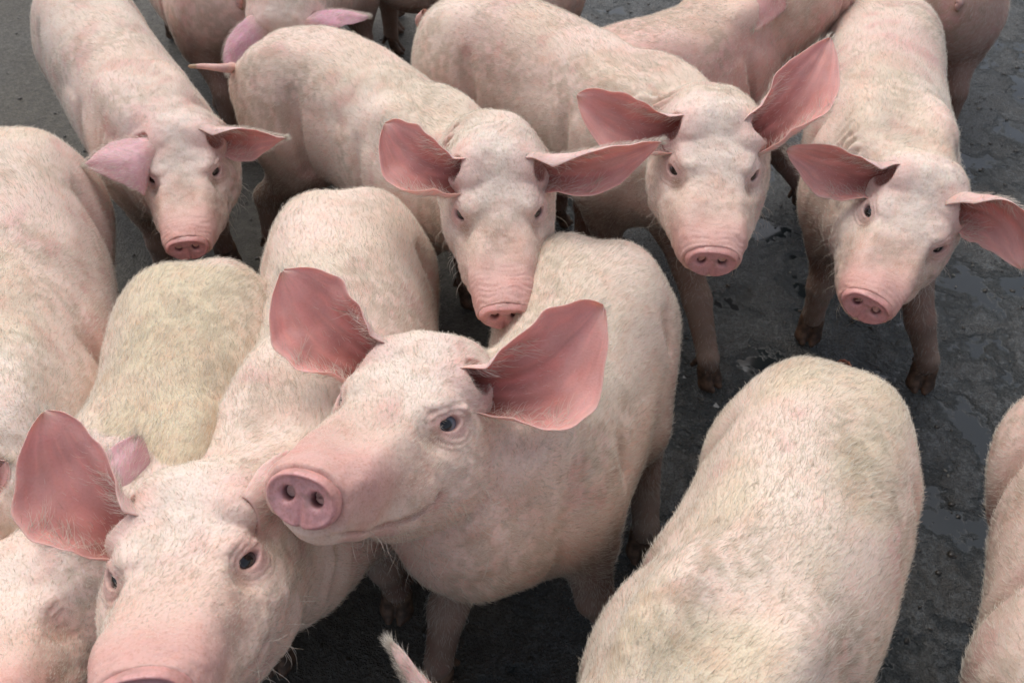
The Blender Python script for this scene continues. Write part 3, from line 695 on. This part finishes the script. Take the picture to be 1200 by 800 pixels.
ZB = .47
PIGS = [
 dict(id='hero', label='pig in the front centre with upright ears, head raised in profile towards the left', sl=1.07, disc=.93, s=1.05, h=.0045, fine=2, seed=3, hair=60000,
      fat=.86, ridge=[(702, 262, .46), (666, 380, .47), (582, 488, .47)], eye=(464, 480, .53), snout=(353, 566), roll=4, darkeye=False, open=1.15,
      feet=dict(fR=(515, 800), fL=(715, 760), hL=(752, 645), hR=(620, 600)),
      earR=dict(tip=(331, 318), dd=.0, n=(.1, .0, 1), bend=(-.004, .0, -.01), w=.062, skew=-.2, roll=1.8, rollt=.85, pt=.05),
      earL=dict(tip=(708, 360), dd=.0, n=(-.1, .0, 1), bend=(0, .0, -.01), w=.070, roll=1.8, rollt=.85, skew=.5, pt=.1)),
 dict(id='frontleft', label='pig at the front left whose face fills the lower left corner, one big ear raised', s=1.02, h=.0045, fine=2, seed=8, hair=60000,
      ridge=[(397, 198, .46), (385, 350, .48), (330, 500, .48)], eye=(214, 664, .52), snout=(160, 806), roll=0,
      earR=dict(tip=(52, 482), dd=.0, n=(.2, .0, 1), bend=(0.005, -.015, -.01), w=.060, roll=1.8, rollt=.85, skew=-.35, pt=.1),
      earL=dict(tip=(378, 552), dd=.09, nocanal=1, n=(0, .5, -1), bend=(0.0, .01, 0), w=.042, roll=1.5, rollt=.7)),
 dict(id='middle', label='pig in the middle facing the viewer with its snout just behind the raised ear', s=.94, h=.0045, fine=2, sl=1.05, cheek=.96, seed=5, hair=50000,
      ridge=[(285, 38, .46), (395, 48, .47), (530, 145, .46)], eye=(585, 247, .49), snout=(592, 366), tail=[(262, 80, .42), (240, 78, .41), (222, 78, .41)],
      earR=dict(tip=(450, 146), dd=.0, n=(.3, -.1, 1), bend=(-.01, .0, 0), w=.064, roll=1.9, rollt=1.05, skew=-.4, pt=.1),
      earL=dict(tip=(775, 166), dd=-.02, n=(-.2, -.8, .8), bend=(0, .0, 0), w=.054, roll=1.9, rollt=1.05, skew=.3, pt=.8)),
 dict(id='upperright', label='pig right of centre staring at the viewer, right ear standing up to a sharp point', s=1.03, h=.0045, fine=2, sl=.96, cheek=1.03, seed=12, hair=50000,
      ridge=[(515, -22, .47), (660, 25, .48), (800, 110, .47)], eye=(836, 200, .47), snout=(836, 300), feet=dict(fL=(826, 448)),
      earR=dict(tip=(676, 112), dd=.0, n=(.3, -.3, 1), bend=(0, -.0, 0), w=.056, skew=-.4, pt=.2, roll=1.8, rollt=.85),
      earL=dict(tip=(974, 42), dd=.0, n=(-.3, -.1, 1), bend=(.015, -.005, 0), w=.062, skew=.2, pt=.8, tipcurl=-.01, roll=1.8, rollt=.85)),
 dict(id='right', label='pig at the right with tilted head and drooping ears, dirty legs on wet floor', s=1.0, h=.0045, fine=2, sl=.98, cheek=.97, seed=21, hair=50000,
      ridge=[(1050, -30, .47), (1056, 60, .48), (1064, 165, .47)], eye=(1060, 267, .42), snout=(1020, 354), roll=-14, feet=dict(fR=(945, 395), fL=(1075, 450)),
      earR=dict(tip=(922, 176), dd=.0, n=(.2, -.6, .9), bend=(0, .02, 0), w=.052, skew=-.4, roll=1.8, rollt=.85),
      earL=dict(tip=(1198, 315), dd=-.02, n=(-.4, -.8, .6), bend=(.03, .045, .01), w=.055, skew=-.2, roll=1.6, rollt=.7)),
 dict(id='topleft', label='pale pig at the upper left with one ear flopped over its eye, snout lowered', s=.93, h=.0045, fine=2, seed=30, hair=45000,
      ridge=[(70, -48, .44), (112, 20, .45), (180, 120, .44)], eye=(215, 203, .37), snout=(217, 286), yellow=.2, pale=(.80, .70, .62),
      earR=dict(tip=(100, 195), dd=-.03, n=(.2, -.3, -.9), bend=(0, .03, 0.02), w=.07, roll=1.2, skew=.4, rollt=.6, cout=(.76, .46, .50)),
      earL=dict(tip=(335, 162), dd=-.02, n=(-.2, -.9, .6), bend=(0, .01, 0), w=.05, skew=.25, pt=1.2, roll=1.6, rollt=.7)),
 dict(id='secondleft', label='pig seen from above with a greenish yellow back, its head behind the raised ear', s=1.0, h=.005, grime=.5, seed=41, yellow=.8, hair=60000, hr=.00014,
      ridge=[(218, 285, .46), (195, 400, .48), (135, 570, .48)], eye=(10, 735, .42), snout=(-55, 850), fine=1,
      earL=dict(tip=(163, 510), dd=.0, n=(.2, -.2, -1), bend=(0, 0, 0), w=.052, cout=(.74, .46, .50), roll=1.5, rollt=.7),
      earR=dict(tip=(-60, 600), dd=.0, n=(0, 0, 1), bend=(-.01, 0, 0), w=.045)),
 dict(id='leftedge', label='pig cut off by the left edge, broad pale back with a tan ham', s=1.03, h=.0055, seed=44, hair=60000, hr=.00014, yellow=.4,
      ridge=[(-12, 122, .47), (-32, 280, .48), (-55, 500, .48)], eye=(-100, 670, .42), snout=(-115, 800), feet=dict(hL=(128, 352)),
      earL=dict(tip=(8, 540), dd=.0, w=.04, n=(0, 0, 1)), earR=dict(tip=(-230, 560), dd=.0, n=(0, 0, 1))),
 dict(id='frontright', label='pig in the lower right turned head down, big hairy rump and back seen from above', fat=1.03, s=.98, h=.005, grime=.5, seed=50, hair=80000, hr=.00014, yellow=.6,
      ridge=[(1000, 405, .47), (950, 570, .48), (815, 790, .48)], eye=(600, 985, .48), snout=(500, 1100),
      earR=dict(tip=(458, 752), dd=.0, n=(.9, .4, -.2), bend=(-.01, 0, 0), w=.022, roll=2.4, rollt=1.5), earL=dict(tip=(760, 1010), dd=.0, n=(0, 0, 1))),
 dict(id='rightedge', label='pig cut off by the right edge near the bottom, only its flank and ham showing', s=1.03, h=.006, grime=.4, seed=55, hair=40000, hr=.00014,
      ridge=[(1375, 410, .47), (1410, 590, .48), (1405, 800, .48)], feet=dict(hR=(1330, 640)), eye=(1360, 1010, .44), snout=(1350, 1120),
      earR=dict(tip=(1240, 920), dd=.0, n=(0, 0, 1)), earL=dict(tip=(1480, 920), dd=.0, n=(0, 0, 1))),
 dict(id='topcentre', label='pig with lilac pink ears, its face hidden behind the rump of another', s=1.0, h=.006, seed=60, hair=25000,
      ridgew=[(-.42, 2.60, .46), (-.43, 2.38, .47), (-.45, 2.11, .45)], eye=(340, 58, .30), snout=(343, 125), fdir=(.04, -.35, -.94), fine=1, feet=dict(fR=(263, 125)),
      earR=dict(tip=(268, 88), dd=.0, n=(.3, -.1, -.9), bend=(-.03, .03, 0), w=.055, roll=1.4, cout=(.76, .42, .52), cin=(.7, .35, .42)),
      earL=dict(tip=(432, 20), dd=.0, n=(0, -.7, -.6), bend=(0, .02, 0), w=.045, roll=1.4, cout=(.76, .42, .52), cin=(.74, .40, .50))),
 dict(id='topback', label='pig at the top edge left of the lilac ears, only ham and leg showing', s=1.0, h=.006, dock=.4, pale=(.78, .60, .52), seed=63, hair=20000,
      ridgew=[(-.61, 1.90, .46), (-.75, 2.12, .47), (-.88, 2.34, .46)], eyew=(-1.02, 2.62, .42), fdir=(-.4, 1, -.6), feet=dict(fL=(207, 46)),
      ),
 dict(id='topright', label='pig at the top behind two heads, one ear hanging by its creased neck', s=.96, h=.005, seed=66, hair=45000, pale=(.82, .60, .52), pink=(.72, .42, .38),
      ridge=[(690, 48, .46), (780, 24, .47), (880, -14, .47)], eye=(965, -60, .50), fdir=(.35, 1, .0), feet=dict(fR=(935, 245)),
      earL=dict(tip=(882, 36), dd=-.08, n=(.2, .3, -1), bend=(-.02, 0, .05), w=.062, roll=1.4, cout=(.74, .40, .38)), earR=dict(tip=(1010, -95), dd=.0, n=(0, -.3, -1))),
 dict(id='farright', label='brownish pig at the top right edge turned away, only its shaded ham showing', s=1.0, h=.006, dock=.3, seed=70, hair=20000, pale=(.62, .42, .34), pink=(.6, .36, .3),
      ridgew=[(.96, 1.88, .46), (1.02, 2.1, .47), (1.10, 2.33, .46)], eyew=(1.19, 2.60, .42), fdir=(.3, 1, -.6)),
 dict(id='farback', label='farthest pig at the top edge, only a dark leg and ear tip showing', s=1.0, h=.006, seed=75, hair=15000,
      ridge=[(440, -130, .46), (530, -130, .47), (620, -110, .47)], eye=(714, -85, .36), snout=(740, -38),
      earR=dict(tip=(672, 20), dd=-.05, n=(.3, -.3, 1), w=.045), earL=dict(tip=(770, -50), dd=0, n=(0, 0, 1)), feet=dict(hR=(462, 38))),
]

# ------------------------------------------------------------------ floor
def floor_mat():
    m, t, b, N, L = newmat('wet_concrete')
    tc = N('ShaderNodeTexCoord'); ob = tc.outputs['Object']
    def noise(scale, det, rough=.55, dist=0):
        n = N('ShaderNodeTexNoise'); n.inputs['Scale'].default_value = scale; n.inputs['Detail'].default_value = det
        n.inputs['Roughness'].default_value = rough; n.inputs['Distortion'].default_value = dist; L(ob, n.inputs['Vector']); return n.outputs[0]
    def mr(src, a, bb, c=0., d=1., smooth=True):
        r = N('ShaderNodeMapRange'); r.interpolation_type = 'SMOOTHSTEP' if smooth else 'LINEAR'
        r.inputs[1].default_value = a; r.inputs[2].default_value = bb; r.inputs[3].default_value = c; r.inputs[4].default_value = d; L(src, r.inputs[0]); return r.outputs[0]
    def math_(op, a, bb):
        x = N('ShaderNodeMath'); x.operation = op
        for i, v in ((0, a), (1, bb)):
            if isinstance(v, float): x.inputs[i].default_value = v
            else: L(v, x.inputs[i])
        return x.outputs[0]
    def mix(fac, a, bb):
        x = N('ShaderNodeMix'); x.data_type = 'RGBA'; L(fac, x.inputs[0])
        for i, v in ((6, a), (7, bb)):
            if isinstance(v, tuple): x.inputs[i].default_value = v
            else: L(v, x.inputs[i])
        return x.outputs[2]
    sx = N('ShaderNodeSeparateXYZ'); L(ob, sx.inputs[0])
    wetx = mr(sx.outputs[0], -.5, .5)
    big = noise(2.2, 3); med = noise(24, 6, .68); fine = noise(70, 5, .65); grit = noise(230, 3, .6)
    wet = math_('ADD', math_('MULTIPLY', big, .7), math_('MULTIPLY', wetx, .35))
    wet = mr(math_('ADD', wet, math_('MULTIPLY', fine, .25)), .42, .85)
    pud = mr(math_('ADD', math_('ADD', math_('MULTIPLY', noise(7, 4, .6, .3), .8), math_('MULTIPLY', fine, .16)), math_('MULTIPLY', wet, .10)), .54, .65)
    pud = math_('MULTIPLY', pud, mr(wet, .25, .7))
    dry = mix(mr(fine, .3, .75), (.036, .031, .021, 1), (.095, .084, .058, 1))
    damp = mix(mr(fine, .35, .7), (.015, .017, .017, 1), (.055, .060, .060, 1))
    c = mix(wet, dry, damp); c = mix(mr(grit, .50, .75, 0., .7), c, (.14, .14, .13, 1)); c = mix(mr(noise(130, 4, .7), .50, .72, 0., .8), c, (.010, .010, .009, 1))
    spk = mr(noise(95, 5, .75), .50, .60); spk = math_('MULTIPLY', spk, mr(wet, .3, .8)); c = mix(math_('MULTIPLY', spk, .8), c, (.095, .105, .108, 1))
    c = mix(mr(noise(8, 6, .7), .48, .74), c, (.035, .030, .022, 1)); c = mix(pud, c, (.020, .026, .028, 1))
    L(c, b.inputs['Base Color'])
    ro = math_('SUBTRACT', mr(grit, .35, .65, .40, .8), math_('MULTIPLY', wet, .36)); ro = math_('MAXIMUM', ro, .16)
    mx = N('ShaderNodeMix'); mx.data_type = 'FLOAT'; L(pud, mx.inputs[0]); L(ro, mx.inputs[2]); mx.inputs[3].default_value = .10; L(mx.outputs[0], b.inputs['Roughness'])
    hgt = math_('ADD', math_('MULTIPLY', fine, .8), math_('MULTIPLY', grit, .9)); hgt = math_('ADD', hgt, math_('MULTIPLY', med, .8))
    inv = math_('SUBTRACT', 1., pud); hgt = math_('MULTIPLY', hgt, inv)
    bp = N('ShaderNodeBump'); bp.inputs['Strength'].default_value = 1.; bp.inputs['Distance'].default_value = .0055; L(hgt, bp.inputs['Height']); L(bp.outputs[0], b.inputs['Normal'])
    b.inputs['Specular IOR Level'].default_value = .6
    return m
MF = floor_mat()
gx = np.concatenate([[-60, -20, -8], np.linspace(-3, 3, 241), [8, 20, 60]]); gy = np.concatenate([[-60, -20, -6], np.linspace(-1, 4, 201), [8, 20, 60]])
GX, GY = np.meshgrid(gx, gy, indexing='ij'); P3 = np.stack([GX, GY, GX * 0], -1).reshape(-1, 3)
inz = (np.abs(P3[:, 0]) < 3.01) & (P3[:, 1] > -1.01) & (P3[:, 1] < 4.01)
P3[:, 2] = np.where(inz, (vnoise(P3 * 6 + 3) - .5) * .006 + (vnoise(P3 * 25 + 3) - .5) * .003, 0) - .003
ii = np.arange(len(P3)).reshape(GX.shape)
FQ = np.stack([ii[:-1, :-1], ii[1:, :-1], ii[1:, 1:], ii[:-1, 1:]], -1).reshape(-1, 4)
fl = link('ground', mesh_from('ground', P3, FQ, (), MF)); fl['kind'] = 'structure'; fl['label'] = 'wet dark concrete floor of the pig pen'

# dung crumbs and grit trodden over the floor, and a few straws: nobody could count them
def crumbs(name, n, smin_, smax_, col, rough, seedn, wx):
    r = np.random.RandomState(seedn); ico = []
    P0 = np.array([(1, 0, 0), (0, 1, 0), (-1, 0, 0), (0, -1, 0), (.6, .6, .7), (-.6, .6, .7), (-.6, -.6, .7), (.6, -.6, .7), (0, 0, 1)], float)
    Tt = np.array([(0, 1, 4), (1, 2, 5), (2, 3, 6), (3, 0, 7), (0, 4, 7), (1, 5, 4), (2, 6, 5), (3, 7, 6), (4, 5, 8), (5, 6, 8), (6, 7, 8), (7, 4, 8)])
    cl = np.stack([r.uniform(-1.8, 2, 60), r.uniform(.3, 3.2, 60)], 1); c = cl[r.randint(0, 60, n)] + r.normal(0, .13, (n, 2))
    c2 = np.stack([r.uniform(-2, 2.2, n), r.uniform(.2, 3.6, n)], 1); u = r.rand(n) < .45; c[u] = c2[u]; c[:, 0] += (r.rand(n) < wx) * .4
    sz = smin_ + (smax_ - smin_) * r.rand(n) ** 3; VV = []; 
    for k in range(n):
        a = r.rand() * 6.28; ca, sa = math.cos(a), math.sin(a); p = P0 * (1 + r.normal(0, .22, P0.shape)) * (sz[k], sz[k] * r.uniform(.5, 1), sz[k] * r.uniform(.2, .45))
        VV.append(np.stack([p[:, 0] * ca - p[:, 1] * sa + c[k, 0], p[:, 0] * sa + p[:, 1] * ca + c[k, 1], p[:, 2] - .0015], 1))
    F = (Tt[None] + (np.arange(n) * 9)[:, None, None]).reshape(-1, 3)
    o = link(name, mesh_from(name, np.vstack(VV), F, (), simple(name, col, rough, .6, 0, 60, tuple(x * .4 for x in col)), True)); o['kind'] = 'stuff'; return o
crumbs('dung_crumbs', 5000, .0015, .008, (.045, .037, .026), .35, 3, .5)['label'] = 'dark dung crumbs trodden over the pen floor'
crumbs('pale_grit', 2500, .001, .0045, (.22, .21, .18), .8, 4, .3)['label'] = 'pale grit scattered over the pen floor'

for sp in PIGS:
    build_pig(sp)
print('SCRIPT %.1fs' % (time.time() - T0), flush=True)
